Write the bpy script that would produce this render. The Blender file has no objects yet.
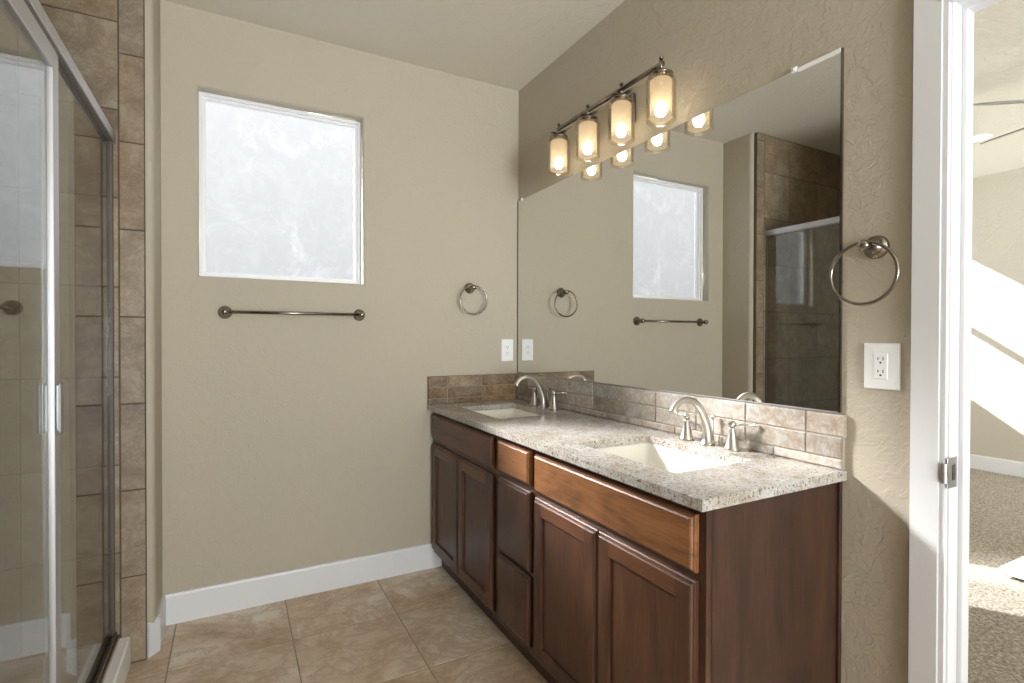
import bpy, bmesh, math, random
from mathutils import Vector, Matrix
random.seed(7)
SC = bpy.context.scene
COL = SC.collection
PI = math.pi
V = Vector

# ------------------------------------------------------------------ camera
YAW, PITCH, ROLL, FPX = 0.4919, -0.0083, 0.0019, 522.1
fw = V((math.sin(YAW)*math.cos(PITCH), math.cos(YAW)*math.cos(PITCH), math.sin(PITCH)))
rt = V((math.cos(YAW), -math.sin(YAW), 0)); up = rt.cross(fw)
r2 = rt*math.cos(ROLL) + up*math.sin(ROLL); u2 = -rt*math.sin(ROLL) + up*math.cos(ROLL)
cam_d = bpy.data.cameras.new('camera'); cam = bpy.data.objects.new('camera', cam_d); COL.objects.link(cam)
cam_d.sensor_width = 36; cam_d.lens = FPX/1024*36; cam_d.clip_start = .02
M3 = Matrix((r2, u2, -fw)).transposed()
cam.matrix_world = Matrix.Translation(V((-1.5119, -2.7435, 1.2712))) @ M3.to_4x4()
SC.camera = cam

# ------------------------------------------------------------------ view, world, sun, daylight, added fill lamps
SC.view_settings.view_transform = 'Standard'; SC.view_settings.look = 'None'
SC.view_settings.gamma = 1; SC.view_settings.use_curve_mapping = False
SC.view_settings.exposure = 0.12
try:
    SC.cycles.use_denoising = True
    SC.cycles.max_bounces = 10; SC.cycles.diffuse_bounces = 5; SC.cycles.transparent_max_bounces = 24
    SC.cycles.sample_clamp_indirect = 6
except Exception: pass
W = bpy.data.worlds.new('sky'); SC.world = W; W.use_nodes = True
W.node_tree.nodes['Background'].inputs[0].default_value = (.80, .89, 1, 1)
W.node_tree.nodes['Background'].inputs[1].default_value = 2.0
SUNDIR = V((.62, -1, -.745)).normalized()
def lamp(kind, name, loc, direction, energy, color=(1, 1, 1), **kw):
    d = bpy.data.lights.new(name, kind); o = bpy.data.objects.new(name, d); COL.objects.link(o)
    o.location = loc; o.rotation_euler = V(direction).to_track_quat('-Z', 'Y').to_euler()
    d.energy = energy; d.color = color
    for k, v in kw.items(): setattr(d, k, v)
    return o
lamp('SUN', 'sun', (0, 3, 6), SUNDIR, 13, (1, .985, .96), angle=math.radians(.8))
# daylight outside the frosted bathroom window, falling in along the sun's direction
lamp('AREA', 'window_daylight', (-3.5, 3.3, 4.35), V((-1.28, 0, 1.97))-V((-3.5, 3.3, 4.35)), 600, (1, .99, .98), shape='RECTANGLE', size=2.1, size_y=.95, spread=math.radians(21))
# added fill lamp outside an invented opening behind the camera
lamp('AREA', 'rear_fill', (-1.45, -7.0, 1.2), (.15, 1, 1.0), 330, (.97, .98, 1), shape='RECTANGLE', size=1.7, size_y=2.0, spread=math.radians(150))
# added fill lamp outside an invented opening in the bedroom's unseen front wall
lamp('AREA', 'bedroom_fill', (3.1, -7.2, 1.4), (0.45, 1, .55), 430, (1, .985, .96), shape='RECTANGLE', size=2.6, size_y=1.6, spread=math.radians(110))

# ------------------------------------------------------------------ node helpers
def mat(name):
    m = bpy.data.materials.new(name); m.use_nodes = True
    nt = m.node_tree; nt.nodes.clear()
    out = nt.nodes.new('ShaderNodeOutputMaterial')
    return m, nt, out
def N(nt, t, **kw):
    n = nt.nodes.new(t)
    for k, v in kw.items():
        if isinstance(k, str) and hasattr(n, k): setattr(n, k, v)
    return n
def L(nt, a, b): nt.links.new(a, b)
def pbsdf(nt, out, col=None, rough=.5, metal=0, spec=.5):
    b = nt.nodes.new('ShaderNodeBsdfPrincipled')
    if col is not None: b.inputs['Base Color'].default_value = (*col, 1)
    b.inputs['Roughness'].default_value = rough; b.inputs['Metallic'].default_value = metal
    b.inputs['Specular IOR Level'].default_value = spec
    L(nt, b.outputs[0], out.inputs[0]); return b
def coords(nt, scale=(1, 1, 1), loc=(0, 0, 0), rot=(0, 0, 0)):
    tc = nt.nodes.new('ShaderNodeTexCoord'); mp = nt.nodes.new('ShaderNodeMapping')
    mp.inputs['Scale'].default_value = scale; mp.inputs['Location'].default_value = loc; mp.inputs['Rotation'].default_value = rot
    L(nt, tc.outputs['Object'], mp.inputs[0]); return mp.outputs[0]
def noise(nt, vec, scale, detail=4, rough=.5, dist=0):
    n = nt.nodes.new('ShaderNodeTexNoise'); L(nt, vec, n.inputs['Vector'])
    n.inputs['Scale'].default_value = scale; n.inputs['Detail'].default_value = detail
    n.inputs['Roughness'].default_value = rough; n.inputs['Distortion'].default_value = dist
    return n.outputs['Fac']
def ramp(nt, fac, stops):
    r = nt.nodes.new('ShaderNodeValToRGB'); L(nt, fac, r.inputs[0]); e = r.color_ramp.elements
    while len(e) < len(stops): e.new(.5)
    for i, (p, c) in enumerate(stops):
        e[i].position = p; e[i].color = (*c, 1) if len(c) == 3 else c
    return r.outputs[0]
def mix(nt, fac, a, b, mode='MIX'):
    m = nt.nodes.new('ShaderNodeMix'); m.data_type = 'RGBA'; m.blend_type = mode
    for s, v in ((m.inputs[0], fac), (m.inputs[6], a), (m.inputs[7], b)):
        if isinstance(v, (int, float)): s.default_value = v
        elif isinstance(v, tuple): s.default_value = (*v, 1)
        else: L(nt, v, s)
    return m.outputs[2]
def bump(nt, b, h, strength=.3, dist=.01):
    n = nt.nodes.new('ShaderNodeBump'); n.inputs['Strength'].default_value = strength; n.inputs['Distance'].default_value = dist
    L(nt, h, n.inputs['Height']); L(nt, n.outputs[0], b.inputs['Normal'])

def simple(name, col, rough=.5, metal=0, spec=.5, bmp=None):
    m, nt, out = mat(name); b = pbsdf(nt, out, col, rough, metal, spec)
    if bmp:
        v = coords(nt); bump(nt, b, noise(nt, v, bmp[0], 4), bmp[1], bmp[2])
    return m

def wall_paint(name, col):
    m, nt, out = mat(name); b = pbsdf(nt, out, col, .62, 0, .35)
    v = coords(nt)
    n1 = noise(nt, v, 85, 3, .5)
    n2 = noise(nt, v, 9, 4, .55, .9)
    r = ramp(nt, n2, [(.47, (0, 0, 0)), (.53, (1, 1, 1))])
    n3 = noise(nt, v, 30, 3, .6, 1.0)
    r3 = ramp(nt, n3, [(.50, (0, 0, 0)), (.56, (1, 1, 1))])
    s = mix(nt, .5, r, r3); s2 = mix(nt, .22, s, n1)
    bump(nt, b, s2, .5, .0036)
    c = mix(nt, noise(nt, v, 2.2, 3), tuple(x*.975 for x in col), tuple(min(1, x*1.02) for x in col))
    L(nt, c, b.inputs['Base Color'])
    return m
M = {}
M['wall'] = wall_paint('beige_wall_paint', (.47, .424, .342))
M['bedroom_wall'] = wall_paint('bedroom_wall_paint', (.53, .495, .425))
M['ceiling'] = wall_paint('ceiling_paint', (.72, .69, .615))
M['white_trim'] = simple('white_trim_paint', (.74, .75, .78), .35, 0, .5)
M['vinyl'] = simple('white_vinyl', (.82, .83, .86), .35)
M['plastic'] = simple('white_plastic', (.86, .87, .89), .28)
M['plastic_dark'] = simple('dark_slot', (.05, .05, .05), .5)
M['porcelain'] = simple('white_porcelain', (.88, .865, .80), .12)
M['pan'] = simple('white_acrylic', (.88, .89, .90), .3)

def metal_mat(name, col, rough):
    m, nt, out = mat(name); b = pbsdf(nt, out, col, rough, 1)
    return m
M['nickel'] = metal_mat('brushed_nickel', (.60, .57, .53), .32)
M['dark_nickel'] = metal_mat('dark_brushed_nickel', (.30, .262, .225), .2)
M['chrome'] = metal_mat('satin_aluminium', (.55, .55, .57), .45)
M['fan_grey'] = simple('grey_fan_blade', (.33, .32, .31), .4)
M['strike'] = metal_mat('strike_metal', (.42, .42, .43), .35)

# wood
def wood(name, ax, dark, mid, light, rough=.38):
    m, nt, out = mat(name); b = pbsdf(nt, out, mid, rough, 0, .5)
    s = [26, 26, 26]; s[ax] = 1.6
    tc = nt.nodes.new('ShaderNodeTexCoord'); oi = nt.nodes.new('ShaderNodeObjectInfo')
    ad = nt.nodes.new('ShaderNodeVectorMath'); ad.operation = 'ADD'
    ml = nt.nodes.new('ShaderNodeVectorMath'); ml.operation = 'SCALE'; ml.inputs[0].default_value = (3.1, 5.7, 2.3)
    L(nt, oi.outputs['Random'], ml.inputs['Scale'])
    L(nt, tc.outputs['Object'], ad.inputs[0]); L(nt, ml.outputs[0], ad.inputs[1])
    mp = nt.nodes.new('ShaderNodeMapping'); mp.inputs['Scale'].default_value = s; L(nt, ad.outputs[0], mp.inputs[0])
    g = noise(nt, mp.outputs[0], 3.2, 7, .68, .9)
    s2 = [7, 7, 7]; s2[ax] = 2.2
    mp2 = nt.nodes.new('ShaderNodeMapping'); mp2.inputs['Scale'].default_value = s2; L(nt, ad.outputs[0], mp2.inputs[0])
    blot = noise(nt, mp2.outputs[0], 1.3, 4, .55, 1.1)
    c1 = ramp(nt, g, [(.33, dark), (.5, mid), (.66, light)])
    c2 = ramp(nt, blot, [(.30, tuple(x*.62 for x in dark)), (.5, mid), (.75, light)])
    c = mix(nt, .62, c1, c2)
    L(nt, c, b.inputs['Base Color']); bump(nt, b, g, .08, .001)
    b.inputs['Coat Weight'].default_value = .1; b.inputs['Coat Roughness'].default_value = .22
    return m
M['wood_v'] = wood('brown_maple_vertical', 2, (.036, .015, .008), (.082, .034, .018), (.130, .057, .031))
M['wood_h'] = wood('russet_maple_horizontal', 1, (.095, .036, .012), (.235, .098, .036), (.33, .15, .06))
M['wood_r'] = wood('shade_toned_maple_horizontal', 1, (.05, .019, .009), (.125, .050, .023), (.19, .080, .040))  # darker copy of the russet maple, shade put into the colour
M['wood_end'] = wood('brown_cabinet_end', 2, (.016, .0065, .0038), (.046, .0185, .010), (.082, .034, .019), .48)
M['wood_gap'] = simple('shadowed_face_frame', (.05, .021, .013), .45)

# granite
def granite():
    m, nt, out = mat('speckled_granite'); b = pbsdf(nt, out, (.5, .5, .5), .16, 0, .5)
    v = coords(nt)
    n1 = noise(nt, v, 6, 5, .6, 1.0)
    base = ramp(nt, n1, [(.3, (.33, .28, .22)), (.5, (.44, .425, .395)), (.7, (.53, .525, .515))])
    n2 = noise(nt, v, 125, 4, .7, .5)
    s1 = ramp(nt, n2, [(.39, (1, 1, 1)), (.45, (0, 0, 0))])
    c = mix(nt, s1, base, (.13, .09, .065))
    n3 = noise(nt, coords(nt, loc=(3, 1, 2)), 170, 3, .6)
    s2 = ramp(nt, n3, [(.60, (0, 0, 0)), (.66, (1, 1, 1))])
    c = mix(nt, s2, c, (.66, .66, .65))
    n4 = noise(nt, coords(nt, loc=(7, 5, 1)), 85, 4, .65, .7)
    s3 = ramp(nt, n4, [(.30, (1, 1, 1)), (.37, (0, 0, 0))])
    c = mix(nt, s3, c, (.10, .075, .06))
    n5 = noise(nt, coords(nt, loc=(1, 9, 4)), 48, 4, .6, .7)
    s4 = ramp(nt, n5, [(.56, (0, 0, 0)), (.66, (.65, .65, .65))])
    c = mix(nt, s4, c, (.36, .25, .155))
    L(nt, c, b.inputs['Base Color']); return m
M['granite'] = granite()

# stone tile with a per-tile tint held in a colour attribute
def stone(name, stops, scale=5, rough=.45, bm=.15, veins=.35, spread=(.8, 1.2), vein_col=(.5, .40, .30)):
    m, nt, out = mat(name); b = pbsdf(nt, out, (.5, .5, .5), rough, 0, .4)
    at = nt.nodes.new('ShaderNodeAttribute'); at.attribute_name = 'tint'
    v = coords(nt)
    off = nt.nodes.new('ShaderNodeVectorMath'); off.operation = 'MULTIPLY_ADD'
    L(nt, at.outputs['Color'], off.inputs[0]); off.inputs[1].default_value = (9, 13, 17); L(nt, v, off.inputs[2])
    n1 = noise(nt, off.outputs[0], scale, 8, .70, .35)
    c = ramp(nt, n1, stops)
    n2 = noise(nt, off.outputs[0], scale*1.7, 7, .72, .5)
    vr = ramp(nt, n2, [(.44, (0, 0, 0)), (.50, (veins,)*3), (.56, (0, 0, 0))])
    c = mix(nt, vr, c, vein_col)
    sx = nt.nodes.new('ShaderNodeSeparateXYZ'); L(nt, at.outputs['Color'], sx.inputs[0])
    mr = nt.nodes.new('ShaderNodeMapRange'); L(nt, sx.outputs[0], mr.inputs[0])
    mr.inputs[3].default_value = spread[0]; mr.inputs[4].default_value = spread[1]
    hs = nt.nodes.new('ShaderNodeHueSaturation'); L(nt, c, hs.inputs['Color']); L(nt, mr.outputs[0], hs.inputs['Value'])
    mr2 = nt.nodes.new('ShaderNodeMapRange'); L(nt, sx.outputs[1], mr2.inputs[0]); mr2.inputs[3].default_value = .9; mr2.inputs[4].default_value = 1.15
    L(nt, mr2.outputs[0], hs.inputs['Saturation'])
    L(nt, hs.outputs[0], b.inputs['Base Color'])
    bump(nt, b, noise(nt, off.outputs[0], scale*5, 5, .6), bm, .003)
    return m
M['floor_tile'] = stone('travertine_floor_tile', [(.32, (.38, .285, .19)), (.44, (.60, .475, .345)), (.54, (.70, .59, .465)), (.66, (.80, .745, .66))], 3.0, .38, .05, .5, (.94, 1.06), (.42, .29, .19))
M['shower_tile'] = stone('brown_stone_shower_tile', [(.28, (.165, .120, .078)), (.45, (.255, .198, .138)), (.60, (.325, .268, .195)), (.78, (.41, .36, .285))], 8, .42, .14, .4, (.82, 1.08), (.17, .105, .058))
M['splash_tile'] = stone('tumbled_stone_tile', [(.30, (.30, .235, .175)), (.44, (.43, .39, .335)), (.56, (.50, .48, .45)), (.70, (.56, .56, .56))], 12, .5, .3, .5, (.70, 1.10), (.27, .165, .10))
M['splash_shaded'] = stone('shaded_tumbled_stone_tile', [(.30, (.13, .075, .038)), (.45, (.26, .18, .105)), (.58, (.36, .275, .18)), (.72, (.43, .36, .27))], 12, .5, .3, .5, (.6, 1.12), (.12, .065, .035))  # browner copy of the splash tile, corner shade put into the colour
M['dark_seal'] = simple('dark_bronze_seal', (.10, .078, .062), .45)
M['handle_metal'] = metal_mat('grey_handle_metal', (.36, .37, .37), .42)
M['grout'] = simple('brown_grout', (.11, .078, .05), .8)
M['floor_grout'] = simple('floor_grout', (.36, .29, .215), .8)
M['splash_grout'] = simple('pale_grout', (.36, .31, .255), .8)

def carpet():
    m, nt, out = mat('beige_carpet'); b = pbsdf(nt, out, (.3, .25, .2), .95, 0, .1)
    v = coords(nt); n = noise(nt, v, 75, 3, .8)
    c = ramp(nt, n, [(.3, (.15, .125, .10)), (.5, (.37, .325, .275)), (.7, (.66, .605, .54))])
    L(nt, c, b.inputs['Base Color']); bump(nt, b, n, .9, .012); return m
M['carpet'] = carpet()

def mirror_mat():
    m, nt, out = mat('mirror_silver'); g = nt.nodes.new('ShaderNodeBsdfGlossy')
    g.inputs['Color'].default_value = (.83, .84, .82, 1); g.inputs['Roughness'].default_value = 0.0
    L(nt, g.outputs[0], out.inputs[0]); return m
M['mirror'] = mirror_mat()

def glass_mat(name, tint, rough=.0, boost=1.0):
    m, nt, out = mat(name)
    t = nt.nodes.new('ShaderNodeBsdfTransparent'); t.inputs[0].default_value = (*tint, 1)
    g = nt.nodes.new('ShaderNodeBsdfGlossy'); g.inputs['Roughness'].default_value = rough
    geo = nt.nodes.new('ShaderNodeNewGeometry')
    dp = nt.nodes.new('ShaderNodeVectorMath'); dp.operation = 'DOT_PRODUCT'
    L(nt, geo.outputs['Normal'], dp.inputs[0]); L(nt, geo.outputs['Incoming'], dp.inputs[1])
    def mth(op, a, b=None):
        n = nt.nodes.new('ShaderNodeMath'); n.operation = op
        for i, x in enumerate((a, b)):
            if x is None: continue
            if isinstance(x, (int, float)): n.inputs[i].default_value = x
            else: L(nt, x, n.inputs[i])
        return n.outputs[0]
    a = mth('ABSOLUTE', dp.outputs['Value']); s = mth('SUBTRACT', 1.0, a); p = mth('POWER', s, 4.2)
    f = mth('ADD', mth('MULTIPLY', p, .9), .045*boost)
    mx = nt.nodes.new('ShaderNodeMixShader'); L(nt, f, mx.inputs[0]); L(nt, t.outputs[0], mx.inputs[1]); L(nt, g.outputs[0], mx.inputs[2])
    L(nt, mx.outputs[0], out.inputs[0]); return m
M['glass'] = glass_mat('clear_shower_glass', (.92, .94, .92), 0, 2.0)
M['clear_glass'] = glass_mat('clear_glass', (.97, .985, .98))
M['amber_glass'] = glass_mat('clear_amber_shade_glass', (.99, .955, .89), .03, 1.3)

def frosted():
    m, nt, out = mat('frosted_window_glass')
    v = coords(nt)
    n = noise(nt, v, 4, 7, .7, 1.2)
    sm = ramp(nt, n, [(.55, (0, 0, 0)), (.70, (1, 1, 1))])
    n2 = noise(nt, coords(nt, (1, 1, 1), (4, 2, 7)), 9, 6, .7, 2.2)
    fine = ramp(nt, n2, [(.45, (0, 0, 0)), (.75, (1, 1, 1))])
    # wiped swirl: distance ring round a point in the pane
    tc = nt.nodes.new('ShaderNodeTexCoord'); sep = nt.nodes.new('ShaderNodeSeparateXYZ'); L(nt, tc.outputs['Object'], sep.inputs[0])
    gr = nt.nodes.new('ShaderNodeMapRange'); L(nt, sep.outputs[2], gr.inputs[0])
    gr.inputs[1].default_value = 0; gr.inputs[2].default_value = .85; gr.inputs[3].default_value = .78; gr.inputs[4].default_value = 1.02
    vd = nt.nodes.new('ShaderNodeVectorMath'); vd.operation = 'DISTANCE'
    wob = nt.nodes.new('ShaderNodeVectorMath'); wob.operation = 'MULTIPLY_ADD'
    nn = nt.nodes.new('ShaderNodeTexNoise'); L(nt, v, nn.inputs['Vector']); nn.inputs['Scale'].default_value = 6
    L(nt, nn.outputs['Color'], wob.inputs[0]); wob.inputs[1].default_value = (.10, 0, .10); L(nt, tc.outputs['Object'], wob.inputs[2])
    L(nt, wob.outputs[0], vd.inputs[0]); vd.inputs[1].default_value = (.29, .0, .42)
    ring = ramp(nt, vd.outputs['Value'], [(.10, (0, 0, 0)), (.15, (.16, .16, .16)), (.21, (0, 0, 0))])
    c = mix(nt, .35, sm, fine)
    c = mix(nt, 1.0, c, ring, 'ADD')
    em = nt.nodes.new('ShaderNodeEmission'); em.inputs['Color'].default_value = (.97, .98, 1, 1)
    a = nt.nodes.new('ShaderNodeMath'); a.operation = 'MULTIPLY_ADD'; L(nt, c, a.inputs[0]); a.inputs[1].default_value = .30; L(nt, gr.outputs[0], a.inputs[2])
    # the share that does not come straight through
    a2 = nt.nodes.new('ShaderNodeMath'); a2.operation = 'MULTIPLY'; L(nt, a.outputs[0], a2.inputs[0]); a2.inputs[1].default_value = .62
    L(nt, a2.outputs[0], em.inputs['Strength'])
    tr = nt.nodes.new('ShaderNodeBsdfTransparent'); tr.inputs[0].default_value = (.25, .25, .25, 1)
    ad = nt.nodes.new('ShaderNodeAddShader'); L(nt, em.outputs[0], ad.inputs[0]); L(nt, tr.outputs[0], ad.inputs[1])
    L(nt, ad.outputs[0], out.inputs[0]); return m
M['frosted'] = frosted()

def emis(name, col, s):
    m, nt, out = mat(name); e = nt.nodes.new('ShaderNodeEmission')
    e.inputs[0].default_value = (*col, 1); e.inputs[1].default_value = s; L(nt, e.outputs[0], out.inputs[0]); return m
M['bulb'] = emis('warm_bulb', (1, .98, .94), 55)
M['can_lens'] = emis('downlight_lens', (1, .95, .86), 6)
def shade_mat():
    m, nt, out = mat('lit_frosted_shade')
    d = nt.nodes.new('ShaderNodeBsdfTranslucent'); d.inputs[0].default_value = (.10, .085, .06, 1)
    e = nt.nodes.new('ShaderNodeEmission'); e.inputs[0].default_value = (1, .77, .50, 1); e.inputs[1].default_value = .60
    t = nt.nodes.new('ShaderNodeBsdfTransparent'); t.inputs[0].default_value = (1, .97, .92, 1)
    a = nt.nodes.new('ShaderNodeAddShader'); L(nt, d.outputs[0], a.inputs[0]); L(nt, e.outputs[0], a.inputs[1])
    mx = nt.nodes.new('ShaderNodeMixShader'); mx.inputs[0].default_value = .40
    L(nt, a.outputs[0], mx.inputs[1]); L(nt, t.outputs[0], mx.inputs[2]); L(nt, mx.outputs[0], out.inputs[0]); return m
M['shade'] = shade_mat()

# ------------------------------------------------------------------ mesh helpers (vertices given in world coordinates)
def box(bm, x0, x1, y0, y1, z0, z1, bev=0, seg=2):
    vs = [bm.verts.new((x, y, z)) for x in (min(x0, x1), max(x0, x1)) for y in (min(y0, y1), max(y0, y1)) for z in (min(z0, z1), max(z0, z1))]
    fs = [(0, 1, 3, 2), (4, 6, 7, 5), (0, 4, 5, 1), (2, 3, 7, 6), (0, 2, 6, 4), (1, 5, 7, 3)]
    nf = [bm.faces.new([vs[i] for i in f]) for f in fs]
    if bev:
        es = list({e for f in nf for e in f.edges})
        bmesh.ops.bevel(bm, geom=es, offset=bev, segments=seg, affect='EDGES', profile=.5)
    return nf
def sweep(bm, pts, radii, seg=16, cap=True, closed=False, squash=None):
    pts = [V(p) for p in pts]; n = len(pts)
    if isinstance(radii, (int, float)): radii = [radii]*n
    rings = []; ref = None
    for i, p in enumerate(pts):
        if closed: t = pts[(i+1) % n] - pts[i-1]
        else: t = pts[min(i+1, n-1)] - pts[max(i-1, 0)]
        t.normalize()
        if ref is None:
            ref = V((0, 0, 1)) if abs(t.z) < .9 else V((1, 0, 0))
        ref = (ref - t*ref.dot(t)).normalized()
        b = t.cross(ref)
        rings.append([bm.verts.new(p + (ref*math.cos(2*PI*k/seg) + b*math.sin(2*PI*k/seg))*radii[i]) for k in range(seg)])
    m = n if closed else n-1
    for i in range(m):
        a, c = rings[i], rings[(i+1) % n]
        for k in range(seg):
            f = bm.faces.new((a[k], a[(k+1) % seg], c[(k+1) % seg], c[k])); f.smooth = True
    if cap and not closed:
        bm.faces.new(rings[0][::-1]); bm.faces.new(rings[-1])
def lathe(bm, origin, axis, prof, seg=28, smooth=True):
    """prof: list of (radius, height along axis)"""
    o = V(origin); a = V(axis).normalized()
    r = (V((0, 0, 1)) if abs(a.z) < .9 else V((1, 0, 0))); r = (r - a*r.dot(a)).normalized(); b = a.cross(r)
    rings = []
    for (rad, h) in prof:
        if rad < 1e-6: rings.append([bm.verts.new(o + a*h)])
        else: rings.append([bm.verts.new(o + a*h + (r*math.cos(2*PI*k/seg) + b*math.sin(2*PI*k/seg))*rad) for k in range(seg)])
    for p, q in zip(rings, rings[1:]):
        for k in range(seg):
            k2 = (k+1) % seg
            if len(p) == 1 and len(q) == 1: continue
            if len(p) == 1: f = bm.faces.new((p[0], q[k2], q[k]))
            elif len(q) == 1: f = bm.faces.new((p[k], p[k2], q[0]))
            else: f = bm.faces.new((p[k], p[k2], q[k2], q[k]))
            f.smooth = smooth
def prism(bm, poly, lift):
    """poly: list of world points of a planar polygon, lift: extrusion vector"""
    a = [bm.verts.new(p) for p in poly]; b = [bm.verts.new(V(p)+V(lift)) for p in poly]; n = len(poly)
    bm.faces.new(a[::-1]); bm.faces.new(b)
    for i in range(n): bm.faces.new((a[i], a[(i+1) % n], b[(i+1) % n], b[i]))
def obj(name, bm, m, parent=None, origin=None, autosmooth=False):
    org = V(parent_origin[parent.name]) if parent is not None else V(origin or (0, 0, 0))
    my = V(origin) if origin is not None else org
    bmesh.ops.recalc_face_normals(bm, faces=bm.faces)
    bmesh.ops.translate(bm, verts=bm.verts, vec=-my)
    me = bpy.data.meshes.new(name); bm.to_mesh(me); bm.free(); me.materials.append(m)
    o = bpy.data.objects.new(name, me); COL.objects.link(o)
    if parent is not None: o.parent = parent; o.location = my - org
    else: o.location = my
    parent_origin[o.name] = tuple(my)
    return o
parent_origin = {}
def thing(name, label, cat, loc, group=None):
    o = bpy.data.objects.new(name, None); COL.objects.link(o); o.location = loc; o.empty_display_size = .05
    o['label'] = label; o['category'] = cat
    if group: o['group'] = group
    parent_origin[o.name] = tuple(loc); return o
def tag(o, label, cat, group=None):
    o['label'] = label; o['category'] = cat
    if group: o['group'] = group
    return o
def struct(name, bm, m, origin=(0, 0, 0), label=None):
    o = obj(name, bm, m, None, origin); o['kind'] = 'structure'
    if label: o['label'] = label
    return o
def nb(): return bmesh.new()
def mv(o):
    pass

XL = -1.785       # face of the wall return beside the shower
H = 2.74; XF = 4.86
YF = -6.5         # wall behind the camera

# ------------------------------------------------------------------ tiles helper
def tiles(bm, o, u, v, n, rects, gap, th, bev=.0015):
    """tile blocks: rects of (u0,u1,v0,v1) on the plane o+u*s+v*t, thickness th along n; a tint attribute per tile"""
    lay = bm.loops.layers.float_color.get('tint') or bm.loops.layers.float_color.new('tint')
    o, u, v, n = V(o), V(u), V(v), V(n); g = gap/2
    for (a, b, c, d) in rects:
        a, b, c, d = a+g, b-g, c+g, d-g
        if b-a < .006 or d-c < .006: continue
        col = (random.random(), random.random(), random.random(), 1)
        B = [bm.verts.new(o+u*s+v*t) for s, t in ((a, c), (b, c), (b, d), (a, d))]
        e = bev
        T = [bm.verts.new(o+u*s+v*t+n*th) for s, t in ((a+e, c+e), (b-e, c+e), (b-e, d-e), (a+e, d-e))]
        K = [bm.verts.new(o+u*s+v*t+n*(th-e)) for s, t in ((a, c), (b, c), (b, d), (a, d))]
        fs = [bm.faces.new(T)]
        for i in range(4):
            j = (i+1) % 4
            fs.append(bm.faces.new((B[i], B[j], K[j], K[i]))); fs.append(bm.faces.new((K[i], K[j], T[j], T[i])))
        for f in fs:
            for lp in f.loops: lp[lay] = col

# ------------------------------------------------------------------ floors
bm = nb()
gx = [-2.175 + .4425*k for k in range(6)]; gx = [x for x in gx]      # joints at x=-1.29, -.8475 ...
xs = [-1.9325-.002, -1.7325, -1.29, -.8475, -.405, .0375, .06]
ys = [0.0, -.39, -.835] + [-.835-.4425*k for k in range(1, 14)]
rects = []
for x0, x1 in zip(xs, xs[1:]):
    for y1, y0 in zip(ys, ys[1:]):
        if x1 > .04 and not (-2.9 < y0 < -2.1): continue
        rects.append((x0, min(x1, .06 if -3 < y0 < -2.1 else .0), y0, y1))
tiles(bm, (0, 0, -.008), (1, 0, 0), (0, 1, 0), (0, 0, 1), rects, .005, .008, .001)
fl = struct('floor', bm, M['floor_tile'], (0, 0, 0), 'beige travertine-look tile floor of the bathroom')
bm = nb(); box(bm, -2.95, .06, YF, .0, -.12, -.0012); struct('floor', bm, M['floor_grout'], (0, 0, 0), 'grout bed under the bathroom tiles')
bm = nb(); box(bm, .06, XF, YF, 0, -.12, -.003)
struct('floor', bm, M['carpet'], (0, 0, 0), 'beige carpet floor of the bedroom beyond the doorway')
# ceilings
bm = nb(); box(bm, -2.95, 0, YF, 0, H, H+.1); struct('ceiling', bm, M['ceiling'], (0, 0, H))
bm = nb(); box(bm, .095, XF, YF, 0, 2.83, 2.93); struct('ceiling', bm, M['ceiling'], (0, 0, 2.83), 'bedroom ceiling')

# ------------------------------------------------------------------ walls with openings
def wall_y(bm, x0, x1, z0, z1, opens, y=0, th=.15, r=.018, direction=1):
    """wall in the plane y facing -y*direction, rectangular openings with a rounded drywall edge"""
    xs = sorted({x0, x1, *[o[0]-r for o in opens], *[o[1]+r for o in opens]})
    zs = sorted({z0, z1, *[o[2]-r for o in opens], *[o[3]+r for o in opens]})
    def inside(x, z): return any(o[0]-r < x < o[1]+r and o[2]-r < z < o[3]+r for o in opens)
    for yy in (y, y+th*direction):
        for a, b in zip(xs, xs[1:]):
            for c, d in zip(zs, zs[1:]):
                if inside((a+b)/2, (c+d)/2): continue
                bm.faces.new([bm.verts.new(p) for p in ((a, yy, c), (b, yy, c), (b, yy, d), (a, yy, d))])
    for a, b, c, d in opens:
        loops = []
        prof = [(r*(1-math.sin(t)), r*(1-math.cos(t))) for t in [PI/2*k/6 for k in range(7)]] + [(0, th), (r, th)]
        for off, dep in prof:
            loops.append([bm.verts.new(p) for p in ((a-off, y+dep*direction, c-off), (b+off, y+dep*direction, c-off), (b+off, y+dep*direction, d+off), (a-off, y+dep*direction, d+off))])
        for p, q in zip(loops, loops[1:]):
            for i in range(4):
                f = bm.faces.new((p[i], p[(i+1) % 4], q[(i+1) % 4], q[i])); f.smooth = True
    for a, b, c, d in ((x0, x0, z0, z1), (x1, x1, z0, z1)):
        bm.faces.new([bm.verts.new(p) for p in ((a, y, c), (a, y, d), (a, y+th*direction, d), (a, y+th*direction, c))])
    bmesh.ops.remove_doubles(bm, verts=bm.verts, dist=.0001)
WX0, WX1, WZ0, WZ1 = -1.646, -.914, 1.546, 2.402
bm = nb(); wall_y(bm, -2.95, .0, 0, H, [(WX0, WX1, WZ0, WZ1)])
struct('wall_back', bm, M['wall'], (0, 0, 0))
BW1 = (.48, 1.29, .955, 2.43); BW2 = (3.85, 4.655, .955, 2.43)
bm = nb(); wall_y(bm, .095, XF+.12, 0, 2.83, [BW1, BW2]); struct('wall_bedroom_back', bm, M['bedroom_wall'], (0, 0, 0))
bm = nb(); box(bm, XF, XF+.12, YF, 0, 0, 2.83); struct('wall_bedroom_right', bm, M['bedroom_wall'], (XF, 0, 0))
PD = (-1.8, -.1, .1, 2.35); BD = (1.3, 4.3, .6, 2.4)
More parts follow.
